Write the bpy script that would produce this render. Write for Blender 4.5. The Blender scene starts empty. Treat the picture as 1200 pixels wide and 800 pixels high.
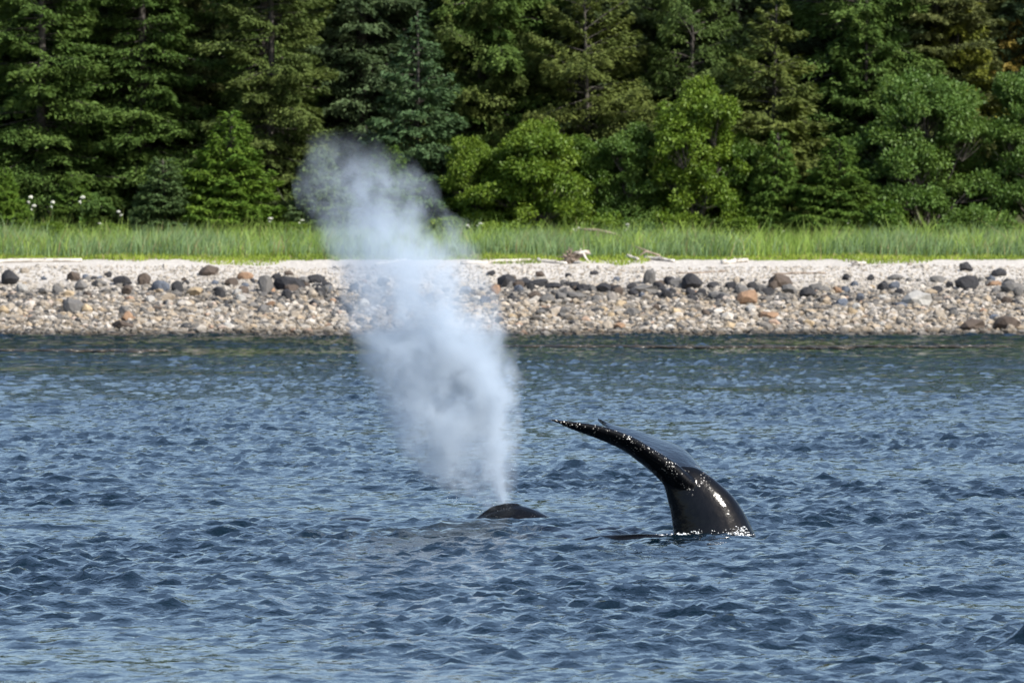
import bpy, bmesh, math, random
import numpy as np
from mathutils import Vector, Matrix

# ------------------------------------------------------------------ camera, world, sun, exposure
SC = bpy.context.scene
COL = SC.collection
CAM_H = 4.72                 # eye height on the boat deck
FPX = 10000.0                # focal length in pixels of a 1200 px wide frame (300 mm on 36 mm)
HOR = 260.0                  # image row of the horizon (of 800)
cam_d = bpy.data.cameras.new('camera')
cam_d.lens = 300.0
cam_d.sensor_width = 36.0
cam_d.clip_start = 1.0
cam_d.clip_end = 6000.0
cam_d.dof.use_dof = True
cam_d.dof.focus_distance = 128.5
cam_d.dof.aperture_fstop = 6.3
cam = bpy.data.objects.new('camera', cam_d)
COL.objects.link(cam)
cam.location = (0, 0, CAM_H)
cam.rotation_euler = (math.pi / 2 - math.atan((400 - HOR) / FPX), 0, 0)
SC.camera = cam

SUN_DIR = Vector((0.72, -0.62, 0.84)).normalized()
SUN_EL = math.asin(SUN_DIR.z)
SUN_ROT = math.atan2(SUN_DIR.x, SUN_DIR.y)
world = bpy.data.worlds.new('World')
SC.world = world
world.use_nodes = True
wn = world.node_tree.nodes
sky = wn.new('ShaderNodeTexSky')
sky.sky_type = 'NISHITA'
sky.sun_disc = False
sky.sun_elevation = SUN_EL
sky.sun_rotation = SUN_ROT
sky.air_density = 1.0
sky.dust_density = 1.9
sky.ozone_density = 1.3
world.node_tree.links.new(sky.outputs[0], wn['Background'].inputs[0])
wn['Background'].inputs[1].default_value = 0.15
sun_d = bpy.data.lights.new('sun', 'SUN')
sun_d.energy = 5.0
sun_d.angle = math.radians(0.5)
sun_d.color = (1.0, 0.955, 0.875)
sun = bpy.data.objects.new('sun', sun_d)
COL.objects.link(sun)
sun.rotation_euler = SUN_DIR.to_track_quat('Z', 'Y').to_euler()
SC.view_settings.view_transform = 'Standard'
SC.view_settings.look = 'None'
SC.view_settings.exposure = 0.5
SC.view_settings.gamma = 1.0
SC.render.engine = 'CYCLES'
SC.cycles.use_denoising = True
SC.cycles.max_bounces = 5
SC.cycles.volume_bounces = 2
SC.cycles.transparent_max_bounces = 5


# ------------------------------------------------------------------ helpers
def P(px, py, d):
    """world point that stands d metres out and is seen at photo pixel (px, py)"""
    return Vector(((px - 600) * d / FPX, d, CAM_H - (py - HOR) * d / FPX))


def tag(o, label=None, cat=None, group=None, kind=None):
    if label: o['label'] = label
    if cat: o['category'] = cat
    if group: o['group'] = group
    if kind: o['kind'] = kind
    return o


def link(name, data, parent=None):
    o = bpy.data.objects.new(name, data)
    COL.objects.link(o)
    if parent is not None:
        o.parent = parent
    return o


def mesh_np(name, verts, faces, mat=None, smooth=False, attrs=None):
    """mesh from numpy arrays; faces is (n,k) or a list of such arrays; attrs: name -> per-vertex floats"""
    if not isinstance(faces, list):
        faces = [faces]
    faces = [np.asarray(f, np.int32) for f in faces if len(f)]
    me = bpy.data.meshes.new(name)
    v = np.ascontiguousarray(verts, np.float32)
    me.vertices.add(len(v))
    me.vertices.foreach_set('co', v.ravel())
    idx = np.concatenate([f.ravel() for f in faces])
    tot = np.concatenate([np.full(len(f), f.shape[1], np.int32) for f in faces])
    start = np.concatenate([[0], np.cumsum(tot)[:-1]]).astype(np.int32)
    me.loops.add(len(idx))
    me.loops.foreach_set('vertex_index', idx)
    me.polygons.add(len(tot))
    me.polygons.foreach_set('loop_start', start)
    me.polygons.foreach_set('use_smooth', np.full(len(tot), smooth, bool))
    if attrs:
        for k, a in attrs.items():
            at = me.attributes.new(k, 'FLOAT', 'POINT')
            at.data.foreach_set('value', np.ascontiguousarray(a, np.float32))
    me.update(calc_edges=True)
    me.validate()
    if mat: me.materials.append(mat)
    return me


class NT:
    """small node-tree writer"""
    def __init__(self, name):
        self.m = bpy.data.materials.new(name)
        self.m.use_nodes = True
        self.t = self.m.node_tree
        self.t.nodes.clear()
        self.out = self.n('ShaderNodeOutputMaterial')

    def n(self, typ, ins=None, **kw):
        x = self.t.nodes.new(typ)
        for k, v in kw.items():
            setattr(x, k, v)
        if ins:
            for k, v in ins.items():
                self.set(x.inputs[k], v)
        return x

    def set(self, sock, v):
        if isinstance(v, bpy.types.NodeSocket):
            self.t.links.new(v, sock)
        elif isinstance(v, bpy.types.Node):
            self.t.links.new(v.outputs[0], sock)
        else:
            sock.default_value = v

    def math(self, op, a, b=0.0, c=0.0, clamp=False):
        x = self.n('ShaderNodeMath', operation=op, use_clamp=clamp)
        self.set(x.inputs[0], a); self.set(x.inputs[1], b)
        if op in ('MULTIPLY_ADD', 'SMOOTH_MIN', 'SMOOTH_MAX', 'WRAP', 'COMPARE'): self.set(x.inputs[2], c)
        return x.outputs[0]

    def mix(self, f, a, b, typ='RGBA', blend='MIX'):
        x = self.n('ShaderNodeMix', data_type=typ)
        if typ == 'RGBA':
            x.blend_type = blend
            self.set(x.inputs[0], f); self.set(x.inputs[6], a); self.set(x.inputs[7], b)
            return x.outputs[2]
        self.set(x.inputs[0], f); self.set(x.inputs[2], a); self.set(x.inputs[3], b)
        return x.outputs[0]

    def ramp(self, f, stops, interp='LINEAR'):
        x = self.n('ShaderNodeValToRGB')
        x.color_ramp.interpolation = interp
        e = x.color_ramp.elements
        while len(e) < len(stops): e.new(0.5)
        for i, (p, c) in enumerate(stops):
            e[i].position = p
            e[i].color = (c[0], c[1], c[2], 1) if not isinstance(c, float) else (c, c, c, 1)
        self.set(x.inputs[0], f)
        return x.outputs[0]

    def noise(self, scale, detail=3.0, rough=0.5, vec=None, dist=0.0):
        x = self.n('ShaderNodeTexNoise')
        x.inputs['Scale'].default_value = scale
        x.inputs['Detail'].default_value = detail
        x.inputs['Roughness'].default_value = rough
        x.inputs['Distortion'].default_value = dist
        if vec is not None: self.set(x.inputs['Vector'], vec)
        return x.outputs[0]

    def attr(self, name):
        x = self.n('ShaderNodeAttribute')
        x.attribute_name = name
        return x.outputs['Fac']

    def surf(self, sh):
        self.t.links.new(sh.outputs[0], self.out.inputs['Surface'])
        return self.m


def rgb(r, g, b):
    return (r, g, b, 1.0)


# ------------------------------------------------------------------ materials
def mat_water():
    t = NT('sea_water')
    geo = t.n('ShaderNodeNewGeometry')
    mp = t.n('ShaderNodeMapping')
    t.set(mp.inputs['Vector'], geo.outputs['Position'])
    mp.inputs['Scale'].default_value = (1.0, 0.75, 1.0)
    n1 = t.noise(4.2, 3.0, 0.55, mp.outputs[0], 0.25)
    n2 = t.noise(11.0, 2.0, 0.5, mp.outputs[0], 0.1)
    h = t.math('ADD', t.math('MULTIPLY', n1, 0.04), t.math('MULTIPLY', n2, 0.013))
    h = t.math('MULTIPLY', h, t.attr('calm'))
    b = t.n('ShaderNodeBump', {'Height': h, 'Strength': 1.0, 'Distance': 1.0})
    p = t.n('ShaderNodeBsdfPrincipled', {'Base Color': rgb(0.002, 0.008, 0.014), 'Roughness': 0.03, 'IOR': 1.333, 'Normal': b})
    return t.surf(p)


def mat_leaf(name, rough=0.6, transl=0.25, vary=0.5):
    """foliage: the tree's own colour comes from its object colour, leaves vary around it"""
    t = NT(name)
    oi = t.n('ShaderNodeObjectInfo')
    a = t.attr('tone')
    geo = t.n('ShaderNodeNewGeometry')
    big = t.noise(0.9, 2.0, 0.5, geo.outputs['Position'])
    f = t.math('ADD', t.math('MULTIPLY', a, 0.7), t.math('MULTIPLY', big, 0.6))
    k = t.math('MULTIPLY_ADD', f, vary * 1.6, 1.0 - vary)
    hsv = t.n('ShaderNodeHueSaturation', {'Hue': t.math('MULTIPLY_ADD', a, -0.03, 0.515), 'Saturation': 1.0, 'Value': k, 'Color': oi.outputs['Color']})
    d = t.n('ShaderNodeBsdfPrincipled', {'Base Color': hsv.outputs[0], 'Roughness': rough, 'Specular IOR Level': 0.25})
    tr = t.n('ShaderNodeBsdfTranslucent', {'Color': t.mix(1.0, hsv.outputs[0], rgb(1.0, 1.0, 0.5), blend='MULTIPLY')})
    mx = t.n('ShaderNodeMixShader', {0: transl, 1: d.outputs[0], 2: tr.outputs[0]})
    return t.surf(mx)


def mat_grass():
    t = NT('grass_blades')
    oi = t.n('ShaderNodeObjectInfo')
    a = t.attr('tone')
    geo = t.n('ShaderNodeNewGeometry')
    big = t.noise(0.45, 3.0, 0.6, geo.outputs['Position'])
    k = t.math('MULTIPLY_ADD', t.math('ADD', t.math('MULTIPLY', a, 0.5), t.ramp(big, [(0.3, 0.0), (0.7, 1.0)])), 0.70, 0.62)
    hsv = t.n('ShaderNodeHueSaturation', {'Hue': t.math('MULTIPLY_ADD', big, -0.06, 0.53), 'Saturation': 0.95, 'Value': k, 'Color': oi.outputs['Color']})
    dead = t.math('GREATER_THAN', t.math('ADD', a, t.math('MULTIPLY', big, 0.35)), 1.10)
    col = t.mix(dead, hsv.outputs[0], rgb(0.30, 0.25, 0.13))
    d = t.n('ShaderNodeBsdfPrincipled', {'Base Color': col, 'Roughness': 0.6, 'Specular IOR Level': 0.25})
    tr = t.n('ShaderNodeBsdfTranslucent', {'Color': col})
    return t.surf(t.n('ShaderNodeMixShader', {0: 0.35, 1: d.outputs[0], 2: tr.outputs[0]}))


def mat_plain(name, c1, c2, scale=3.0, rough=0.8, bump=0.0, coords='Object'):
    t = NT(name)
    tc = t.n('ShaderNodeTexCoord')
    n = t.noise(scale, 5.0, 0.6, tc.outputs[coords])
    col = t.mix(t.ramp(n, [(0.3, 0.0), (0.7, 1.0)]), rgb(*c1), rgb(*c2))
    ins = {'Base Color': col, 'Roughness': rough}
    if bump:
        ins['Normal'] = t.n('ShaderNodeBump', {'Height': n, 'Strength': 1.0, 'Distance': bump})
    return t.surf(t.n('ShaderNodeBsdfPrincipled', ins))


def mat_stone(name, use_attr):
    """pebbles and boulders: per-stone colour with speckle"""
    t = NT(name)
    tc = t.n('ShaderNodeTexCoord')
    geo = t.n('ShaderNodeNewGeometry')
    sp = t.noise(9.0, 5.0, 0.65, geo.outputs['Position'])
    if use_attr:
        base = t.ramp(t.attr('tone'), [(0.0, (0.035, 0.037, 0.042)), (0.07, (0.11, 0.105, 0.10)), (0.22, (0.19, 0.17, 0.145)), (0.4, (0.29, 0.245, 0.19)),
                                       (0.55, (0.36, 0.285, 0.20)), (0.68, (0.31, 0.285, 0.25)), (0.82, (0.41, 0.37, 0.32)), (0.95, (0.53, 0.49, 0.44)), (1.0, (0.32, 0.20, 0.13))])
    else:
        base = t.n('ShaderNodeObjectInfo').outputs['Color']
    sz = t.n('ShaderNodeSeparateXYZ', {0: geo.outputs['Position']})
    wet = t.math('MULTIPLY_ADD', t.math('ADD', sz.outputs[2], t.math('MULTIPLY', sp, 0.12)), 4.5, -0.75, clamp=True)   # stones the sea has just wetted
    v = t.math('MULTIPLY', t.math('MULTIPLY_ADD', sp, 0.85, 0.42), t.math('MULTIPLY_ADD', wet, 0.72, 0.28))
    hsv = t.n('ShaderNodeHueSaturation', {'Value': v, 'Color': base})
    b = t.n('ShaderNodeBump', {'Height': sp, 'Strength': 0.7, 'Distance': 0.06})
    return t.surf(t.n('ShaderNodeBsdfPrincipled', {'Base Color': hsv.outputs[0], 'Roughness': 0.8, 'Normal': b, 'Specular IOR Level': 0.36}))


def mat_beach():
    t = NT('beach_shingle')
    geo = t.n('ShaderNodeNewGeometry')
    sx = t.n('ShaderNodeSeparateXYZ', {0: geo.outputs['Position']})
    vo = t.n('ShaderNodeTexVoronoi', {'Vector': geo.outputs['Position'], 'Scale': 9.0})
    n = t.noise(1.3, 4.0, 0.6, geo.outputs['Position'])
    pale = t.mix(vo.outputs['Color'], rgb(0.33, 0.305, 0.275), rgb(0.54, 0.51, 0.47))
    tan = t.mix(vo.outputs['Color'], rgb(0.08, 0.07, 0.055), rgb(0.20, 0.165, 0.125))
    up = t.math('MULTIPLY_ADD', t.math('ADD', sx.outputs[2], t.math('MULTIPLY', n, 0.8)), 1.2, -2.2, clamp=True)
    col = t.mix(up, tan, pale)
    wet = t.math('MULTIPLY_ADD', t.math('ADD', sx.outputs[2], t.math('MULTIPLY', n, 0.1)), 9.0, -0.9, clamp=True)
    col = t.mix(wet, rgb(0.02, 0.022, 0.015), col)
    b = t.n('ShaderNodeBump', {'Height': vo.outputs['Distance'], 'Strength': 0.8, 'Distance': 0.05, 'Normal': geo.outputs['Normal']})
    return t.surf(t.n('ShaderNodeBsdfPrincipled', {'Base Color': col, 'Roughness': 0.85, 'Normal': b}))


def mat_whale():
    t = NT('whale_skin')
    geo = t.n('ShaderNodeNewGeometry')
    pos = geo.outputs['Position']
    n1 = t.noise(2.3, 4.0, 0.6, pos)
    n2 = t.noise(26.0, 4.0, 0.6, pos)
    col = t.mix(t.ramp(n1, [(0.35, 0.0), (0.7, 1.0)]), rgb(0.002, 0.0023, 0.0033), rgb(0.0045, 0.005, 0.0065))
    vo = t.n('ShaderNodeTexVoronoi', {'Vector': pos, 'Scale': 27.0})
    dot = t.math('LESS_THAN', vo.outputs['Distance'], 0.30)
    patch = t.ramp(t.noise(5.0, 3.0, 0.6, pos), [(0.48, 0.0), (0.58, 1.0)])
    barn_glint = t.math('MULTIPLY', t.math('MULTIPLY', dot, patch), t.attr('edge'))  # white specks: barnacles, and wet highlights painted in as colour
    col = t.mix(barn_glint, col, rgb(0.55, 0.54, 0.52))
    ro = t.mix(n1, 0.08, 0.2, 'FLOAT')
    ro = t.math('ADD', ro, t.math('MULTIPLY', barn_glint, 0.4))
    hgt = t.math('ADD', t.math('MULTIPLY', n2, 0.0025), t.math('MULTIPLY', barn_glint, 0.02))
    hgt = t.math('ADD', hgt, t.math('MULTIPLY', t.noise(7.0, 2.0, 0.5, pos), 0.014))
    b = t.n('ShaderNodeBump', {'Height': hgt, 'Strength': 0.6, 'Distance': 1.0})
    return t.surf(t.n('ShaderNodeBsdfPrincipled', {'Base Color': col, 'Roughness': ro, 'Normal': b, 'IOR': 1.34, 'Specular IOR Level': 0.36}))


M = {}
M['water'] = mat_water()
M['needle'] = mat_leaf('spruce_needles', 0.65, 0.15, 0.5)
M['leaf'] = mat_leaf('alder_leaves', 0.5, 0.3, 0.45)
M['grass'] = mat_grass()
M['bark'] = mat_plain('bark', (0.03, 0.025, 0.02), (0.10, 0.09, 0.08), 6.0, 0.9, 0.03)
M['soil'] = mat_plain('forest_floor', (0.02, 0.018, 0.01), (0.05, 0.06, 0.02), 0.8, 0.95, 0.1)
M['turf'] = mat_plain('turf', (0.06, 0.10, 0.02), (0.11, 0.16, 0.03), 1.5, 0.95, 0.03)
M['beach'] = mat_beach()
M['cobble'] = mat_stone('cobbles', True)
M['stone'] = mat_stone('boulder_stone', False)
M['drift'] = mat_plain('bleached_wood', (0.26, 0.23, 0.20), (0.70, 0.66, 0.60), 3.0, 0.8, 0.02)
M['drift_dark'] = mat_plain('weathered_wood', (0.10, 0.075, 0.055), (0.30, 0.24, 0.19), 5.0, 0.85, 0.02)
M['petal'] = mat_plain('white_petals', (0.65, 0.66, 0.58), (0.8, 0.8, 0.74), 8.0, 0.7)
M['whale'] = mat_whale()
M['foam'] = mat_plain('foam', (0.75, 0.78, 0.8), (0.85, 0.87, 0.88), 9.0, 0.5)
M['kelp'] = mat_plain('kelp_fronds', (0.012, 0.010, 0.005), (0.05, 0.035, 0.015), 4.0, 0.3)


# ------------------------------------------------------------------ water: a real wave surface
def wave_tile(n, size, seed, lp, lmin, wind, spread, power):
    """periodic random sea surface with unit rms slope; returns (height, tile size)"""
    rng = np.random.default_rng(seed)
    k1 = np.fft.fftfreq(n, size / n) * 2 * np.pi
    kx, ky = np.meshgrid(k1, k1, indexing='xy')
    k = np.hypot(kx, ky); k[0, 0] = 1e9
    kp = 2 * np.pi / lp
    S = np.exp(-1.0 * (kp / k) ** 2) * k ** (-power) * np.exp(-(k * lmin / (2 * np.pi)) ** 2)
    c = (kx * math.cos(wind) + ky * math.sin(wind)) / k
    S *= spread + (1 - spread) * np.clip(c, 0, 1) ** 2
    F = (rng.normal(size=(n, n)) + 1j * rng.normal(size=(n, n))) * np.sqrt(S)
    F[0, 0] = 0
    h = np.fft.ifft2(F).real
    sl = np.sqrt(np.mean(np.fft.ifft2(F * 1j * kx).real ** 2 + np.fft.ifft2(F * 1j * ky).real ** 2))
    return h / sl


def sample_tile(h, size, X, Y):
    n = h.shape[0]
    u = X / size * n; v = Y / size * n
    iu = np.floor(u).astype(int); iv = np.floor(v).astype(int)
    fu = u - iu; fv = v - iv
    iu0, iu1, iv0, iv1 = iu % n, (iu + 1) % n, iv % n, (iv + 1) % n
    return (h[iv0, iu0] * (1 - fu) * (1 - fv) + h[iv0, iu1] * fu * (1 - fv) + h[iv1, iu0] * (1 - fu) * fv + h[iv1, iu1] * fu * fv)


def calmness(Y):
    return np.interp(Y, [0, 285, 330, 352, 360], [1.0, 1.0, 0.62, 0.9, 1.0])


RIDGES = [  # x, y, half length, half width, height, slant: single wavelets round the whales
    (-7.3, 131.0, 0.8, 0.22, 0.09, 0.05), (-4.4, 127.7, 0.75, 0.22, 0.11, 0.08), (-3.7, 127.5, 0.5, 0.2, 0.08, 0.1)]
_r = random.Random(21)
for _i in range(26):     # the wake of the two animals: short low swells side by side
    RIDGES.append((-5.2 + 8.0 * _i / 26 + _r.uniform(-.2, .2), _r.choice([127.2, 128.6, 129.6, 130.6]) + _r.uniform(-.4, .4), _r.uniform(.25, .6), _r.uniform(.14, .24), _r.uniform(.04, .085), _r.uniform(-.3, .3)))


def build_water():
    def axis(segs):
        out = [segs[0][0]]
        for a, b, st in segs:
            n = max(1, int(round((b - a) / st)))
            out += list(np.linspace(a, b, n + 1)[1:])
        return np.array(out)
    half = axis([(0, 10.4, 0.11), (10.4, 15, 0.2), (15, 25, 0.33), (25, 40, 0.8), (40, 80, 3), (80, 800, 60)])
    xs = np.concatenate([-half[::-1], half[1:]])
    ys = axis([(-400, 40, 40), (40, 82, 0.7), (82, 160, 0.10), (160, 230, 0.17), (230, 318, 0.30), (318, 359, 0.15)])
    X, Y = np.meshgrid(xs, ys, indexing='xy')
    h1 = wave_tile(1024, 61.0, 3, 0.50, 0.18, math.radians(62), 0.30, 4.3)
    h2 = wave_tile(512, 71.0, 8, 5.0, 0.9, math.radians(115), 0.15, 4.6)
    amp = calmness(Y) * np.interp(Y, [0, 170, 300, 360], [1, 1, 0.62, 0.75]) * np.clip(1 - (np.abs(X) - 26) / 30, 0.0, 1)
    g_ = wave_tile(256, 260.0, 5, 16.0, 6.0, 0.3, 1.0, 3.6)
    gust = 0.95 + 0.22 * sample_tile(g_ / g_.std(), 260.0, X, Y * 0.6)
    gust = np.clip(gust, 0.55, 1.35)
    H1 = sample_tile(h1, 61.0, X, Y)
    H1 = H1 + 0.12 * (H1 ** 2 / h1.std() - h1.std())
    Z = (0.315 * H1 + 0.075 * sample_tile(h2, 71.0, X + 11, Y)) * amp * gust
    for (x, y, hl, hw, a, sl) in RIDGES:
        sel = (np.abs(X - x) < 4 * hl) & (np.abs(Y - y) < 5 * hw)
        dx = X[sel] - x
        dy = Y[sel] - y - sl * dx
        Z[sel] += a * np.exp(-(dx / hl) ** 2 - (dy / hw) ** 2)
    for (x, y, r0, a) in [(3.05, 128.0, 0.9, 0.035), (-0.2, 134.0, 1.0, 0.03)]:   # rings spreading from the two whales
        r = np.hypot(X - x, (Y - y))
        Z += a * np.sin(r * 7.5) * np.exp(-((r - r0 - 0.6) / 1.0) ** 2)
    nx, ny = len(xs), len(ys)
    V = np.stack([X.ravel(), Y.ravel(), Z.ravel()], 1)
    i = np.arange(nx * ny).reshape(ny, nx)
    F = np.stack([i[:-1, :-1].ravel(), i[:-1, 1:].ravel(), i[1:, 1:].ravel(), i[1:, :-1].ravel()], 1)
    me = mesh_np('water', V, F, M['water'], True, {'calm': (calmness(Y) * gust * np.interp(Y, [0, 160, 300, 330, 360], [1, 1, 2.0, 2.2, 2.8])).ravel()})
    o = link('water', me)
    tag(o, 'rippled blue grey sea water in front of the beach', 'water', kind='structure')
    print('water quads', len(F))


build_water()


# ------------------------------------------------------------------ land
PROF_Y = [340, 356.6, 362, 368, 374, 380.5, 384, 396, 402, 440, 520, 700, 1500]
PROF_Z = [-2.2, -0.04, 0.62, 1.40, 2.25, 3.02, 3.15, 3.55, 4.2, 13.0, 34.0, 70.0, 120.0]


def nz(x, y, s, seed=0):
    return (math.sin(x * s + seed) * math.cos(y * s * 1.3 + seed * 2.1) + 0.5 * math.sin(x * s * 2.3 + y * s * 1.9 + seed * 3.3)) / 1.5


def ground_z(x, y):
    z = float(np.interp(y, PROF_Y, PROF_Z))
    w = min(1, max(0, (y - 356) / 6)) * min(1.0, 1.0)
    return z + w * (0.07 * nz(x, y, 0.35, 1.7) + (0.5 * nz(x, y, 0.08, 4.0) * min(1, max(0, (y - 400) / 20))))


def beach_pt(px, py):
    """where the line of sight through photo pixel (px, py) meets the land"""
    a, b = 340.0, 396.0
    for d in np.arange(352, 400, 0.05):
        p = P(px, py, d)
        if p.z <= ground_z(p.x, p.y):
            return Vector((p.x, p.y, ground_z(p.x, p.y)))
    p = P(px, py, 384)
    return Vector((p.x, 384, ground_z(p.x, 384)))


def sheet(name, xs, ys, mat, label, cat):
    V = [(x, y, ground_z(x, y)) for y in ys for x in xs]
    nx, ny = len(xs), len(ys)
    i = np.arange(nx * ny).reshape(ny, nx)
    F = np.stack([i[:-1, :-1].ravel(), i[:-1, 1:].ravel(), i[1:, 1:].ravel(), i[1:, :-1].ravel()], 1)
    o = link(name, mesh_np(name, np.array(V), F, mat, True))
    return tag(o, label, cat, kind='structure')


XW = list(np.concatenate([np.linspace(-900, -60, 12), np.linspace(-55, 55, 111), np.linspace(60, 900, 12)]))
beach = sheet('beach', XW, list(np.arange(341, 381.01, 0.8)), M['beach'], 'pale shingle and cobble beach along the water', 'beach')
meadow = sheet('meadow', XW, list(np.arange(381, 397.01, 1.0)), M['turf'], 'strip of green turf above the beach', 'meadow')
slope = sheet('hillside', XW, list(np.concatenate([np.arange(397, 460, 3.0), np.linspace(460, 1500, 16)])), M['soil'], 'dark forest floor rising behind the meadow', 'hillside')
hy = [397.0]
PHI = (1 + 5 ** 0.5) / 2


# ------------------------------------------------------------------ stones
def ico(sub):
    bm = bmesh.new()
    bmesh.ops.create_icosphere(bm, subdivisions=sub, radius=1.0)
    v = np.array([x.co[:] for x in bm.verts]); f = np.array([[y.index for y in x.verts] for x in bm.faces])
    bm.free()
    return v, f


IV1, IF1 = ico(1)
IV2, IF2 = ico(2)


def rock_shape(seed, rough=0.25, cuts=11):
    """an angular boulder: a ball cut by random planes, then roughened"""
    rng = np.random.default_rng(seed)
    v = IV2.copy()
    for _ in range(cuts):
        n = rng.normal(size=3); n /= np.linalg.norm(n)
        d = rng.uniform(0.5, 0.85)
        s = v @ n
        v = v - np.outer(np.clip(s - d, 0, None), n) * 0.95
    v += rng.normal(size=v.shape) * 0.035 * rough / 0.25
    v[:, 2] = np.where(v[:, 2] < -0.5, -0.5, v[:, 2])
    return v


ROCKS = [mesh_np('boulder_mesh', rock_shape(s), IF2, M['stone'], False) for s in range(8)]
GREY, DARK, BROWN, TAN, ORANGE, PALE, BLUE = (0.13, 0.125, 0.12, 1), (0.03, 0.03, 0.034, 1), (0.085, 0.065, 0.052, 1), (0.36, 0.28, 0.18, 1), (0.27, 0.17, 0.105, 1), (0.36, 0.35, 0.33, 1), (0.10, 0.115, 0.145, 1)
RNG = random.Random(11)


def put_rock(name, px, py, w, h, color, parent=None):
    """py = row of the stone's foot, w and h its size in photo pixels"""
    p = beach_pt(px, py)
    s = p.y / FPX
    o = link(name, ROCKS[RNG.randrange(8)], parent)
    hw, hh = w * s / 2, h * s
    o.scale = (hw * 1.08, hw * RNG.uniform(0.8, 1.1), hh / 1.2)
    o.location = (p.x, p.y + hw * 0.5, p.z + 0.36 * hh)
    o.rotation_euler = (RNG.uniform(-.12, .12), RNG.uniform(-.12, .12), RNG.choice([0, math.pi]) + RNG.uniform(-.5, .5))
    o.color = color
    return o


BOULDERS = [  # px, foot row, w, h, colour, label
    (13, 334, 24, 17, DARK, 'squat black boulder below the long white driftwood log'),
    (88, 367, 30, 17, GREY, 'grey brown boulder alone among small tan cobbles near the water'),
    (141, 335, 28, 13, DARK, 'long low black boulder with pale shingle behind it'),
    (245, 323, 26, 13, BROWN, 'brown boulder half buried in shingle just below the moss'),
    (287, 328, 20, 9, ORANGE, 'reddish flat boulder beside brown boulder on upper shingle'),
    (311, 343, 22, 18, GREY, 'grey upright boulder leaning against a row of black boulders'),
    (338, 341, 38, 16, DARK, 'wide black boulder in the row left of the misty blow'),
    (228, 347, 24, 9, TAN, 'tan yellow flat boulder among grey cobbles'),
    (591, 338, 28, 18, DARK, 'black rounded boulder at the head of the low dark rock ledge'),
    (706, 343, 20, 13, DARK, 'small black pointed boulder below the tree stump'),
    (760, 333, 16, 18, GREY, 'grey upright boulder standing behind a flat grey slab'),
    (755, 344, 38, 11, GREY, 'flat grey slab lying in front of an upright boulder'),
    (813, 339, 28, 18, DARK, 'jagged black boulder with two peaks'),
    (878, 357, 32, 17, ORANGE, 'orange brown boulder with a dark stone at its foot'),
    (911, 339, 34, 19, BROWN, 'large blocky brown boulder with a flat top'),
    (1034, 342, 16, 12, DARK, 'small black blocky boulder on grey pebbles'),
    (1075, 359, 40, 20, PALE, 'large pale grey rounded boulder in the middle of the beach'),
    (1135, 340, 36, 15, DARK, 'broad black boulder on the upper beach by red stones'),
    (1172, 324, 20, 10, DARK, 'dark oval boulder just below the grass'),
    (1188, 343, 30, 13, GREY, 'grey long boulder beside a small red stone'),
    (1140, 388, 32, 16, BROWN, 'brown wedge shaped boulder at the water edge'),
    (1184, 387, 38, 18, BROWN, 'big tan brown boulder with its foot in the water'),
    (142, 386, 30, 10, BROWN, 'flat brown boulder at the water edge among tan cobbles'),
    (900, 374, 30, 9, ORANGE, 'flat pink slab low on the beach'),
    (1132, 318, 18, 12, DARK, 'dark boulder touching the edge of the grass'),
]
for (px, py, w, h, c, lab) in BOULDERS:
    tag(put_rock('boulder', px, py, w, h, c), lab, 'boulder', 'boulders on the beach')

ledge = [(612, 336, 26, 11), (632, 337, 24, 10), (648, 338, 16, 7)]
lv, lf = [], []
for k, (px, py, w, h) in enumerate(ledge):
    p = beach_pt(px, py); s = p.y / FPX
    v = rock_shape(40 + k) * np.array([w * s * 0.7, 0.5, h * s / 1.3]) + np.array([p.x, p.y + .2, p.z + .4 * h * s])
    lf.append(IF2 + len(IV2) * k); lv.append(v)
o = link('rock_ledge', mesh_np('rock_ledge', np.concatenate(lv), np.concatenate(lf), M['stone'], False))
o.color = DARK
tag(o, 'low dark rock ledge stretching along the shingle', 'rock')

# the larger stones, one by one
placed = 0
PALETTE = [GREY, GREY, (0.24, 0.22, 0.2, 1), (0.3, 0.26, 0.21, 1), TAN, PALE, PALE, DARK, DARK, BROWN, BLUE, ORANGE, (0.4, 0.34, 0.27, 1)]
EXTRA = [(85, 330, 18, 12, BROWN), (115, 336, 20, 8, GREY), (170, 334, 18, 16, BROWN), (188, 342, 22, 13, BLUE), (208, 344, 18, 13, DARK), (372, 332, 24, 12, DARK), (385, 342, 16, 10, GREY),
         (683, 343, 18, 9, DARK), (785, 335, 16, 11, DARK), (790, 336, 22, 10, GREY), (781, 350, 13, 13, DARK), (742, 370, 20, 8, GREY), (857, 339, 20, 10, DARK), (727, 361, 18, 10, TAN),
         (725, 386, 15, 9, ORANGE), (948, 349, 22, 12, DARK), (1020, 329, 10, 7, DARK), (1054, 346, 15, 9, DARK), (1050, 329, 22, 8, GREY), (1057, 360, 16, 7, BLUE), (1100, 331, 22, 8, GREY),
         (1112, 338, 10, 10, DARK), (845, 351, 30, 9, GREY), (1165, 336, 18, 7, ORANGE), (870, 344, 18, 10, GREY), (925, 344, 20, 12, GREY), (965, 342, 20, 8, GREY), (700, 356, 16, 10, GREY),
         (672, 352, 26, 10, GREY), (640, 356, 20, 12, GREY), (625, 350, 18, 9, BROWN), (665, 325, 10, 6, DARK), (697, 322, 12, 5, DARK)]
for (px, py, w, h, c) in EXTRA:
    put_rock('stone', px, py, w, h, c, beach); placed += 1
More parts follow.
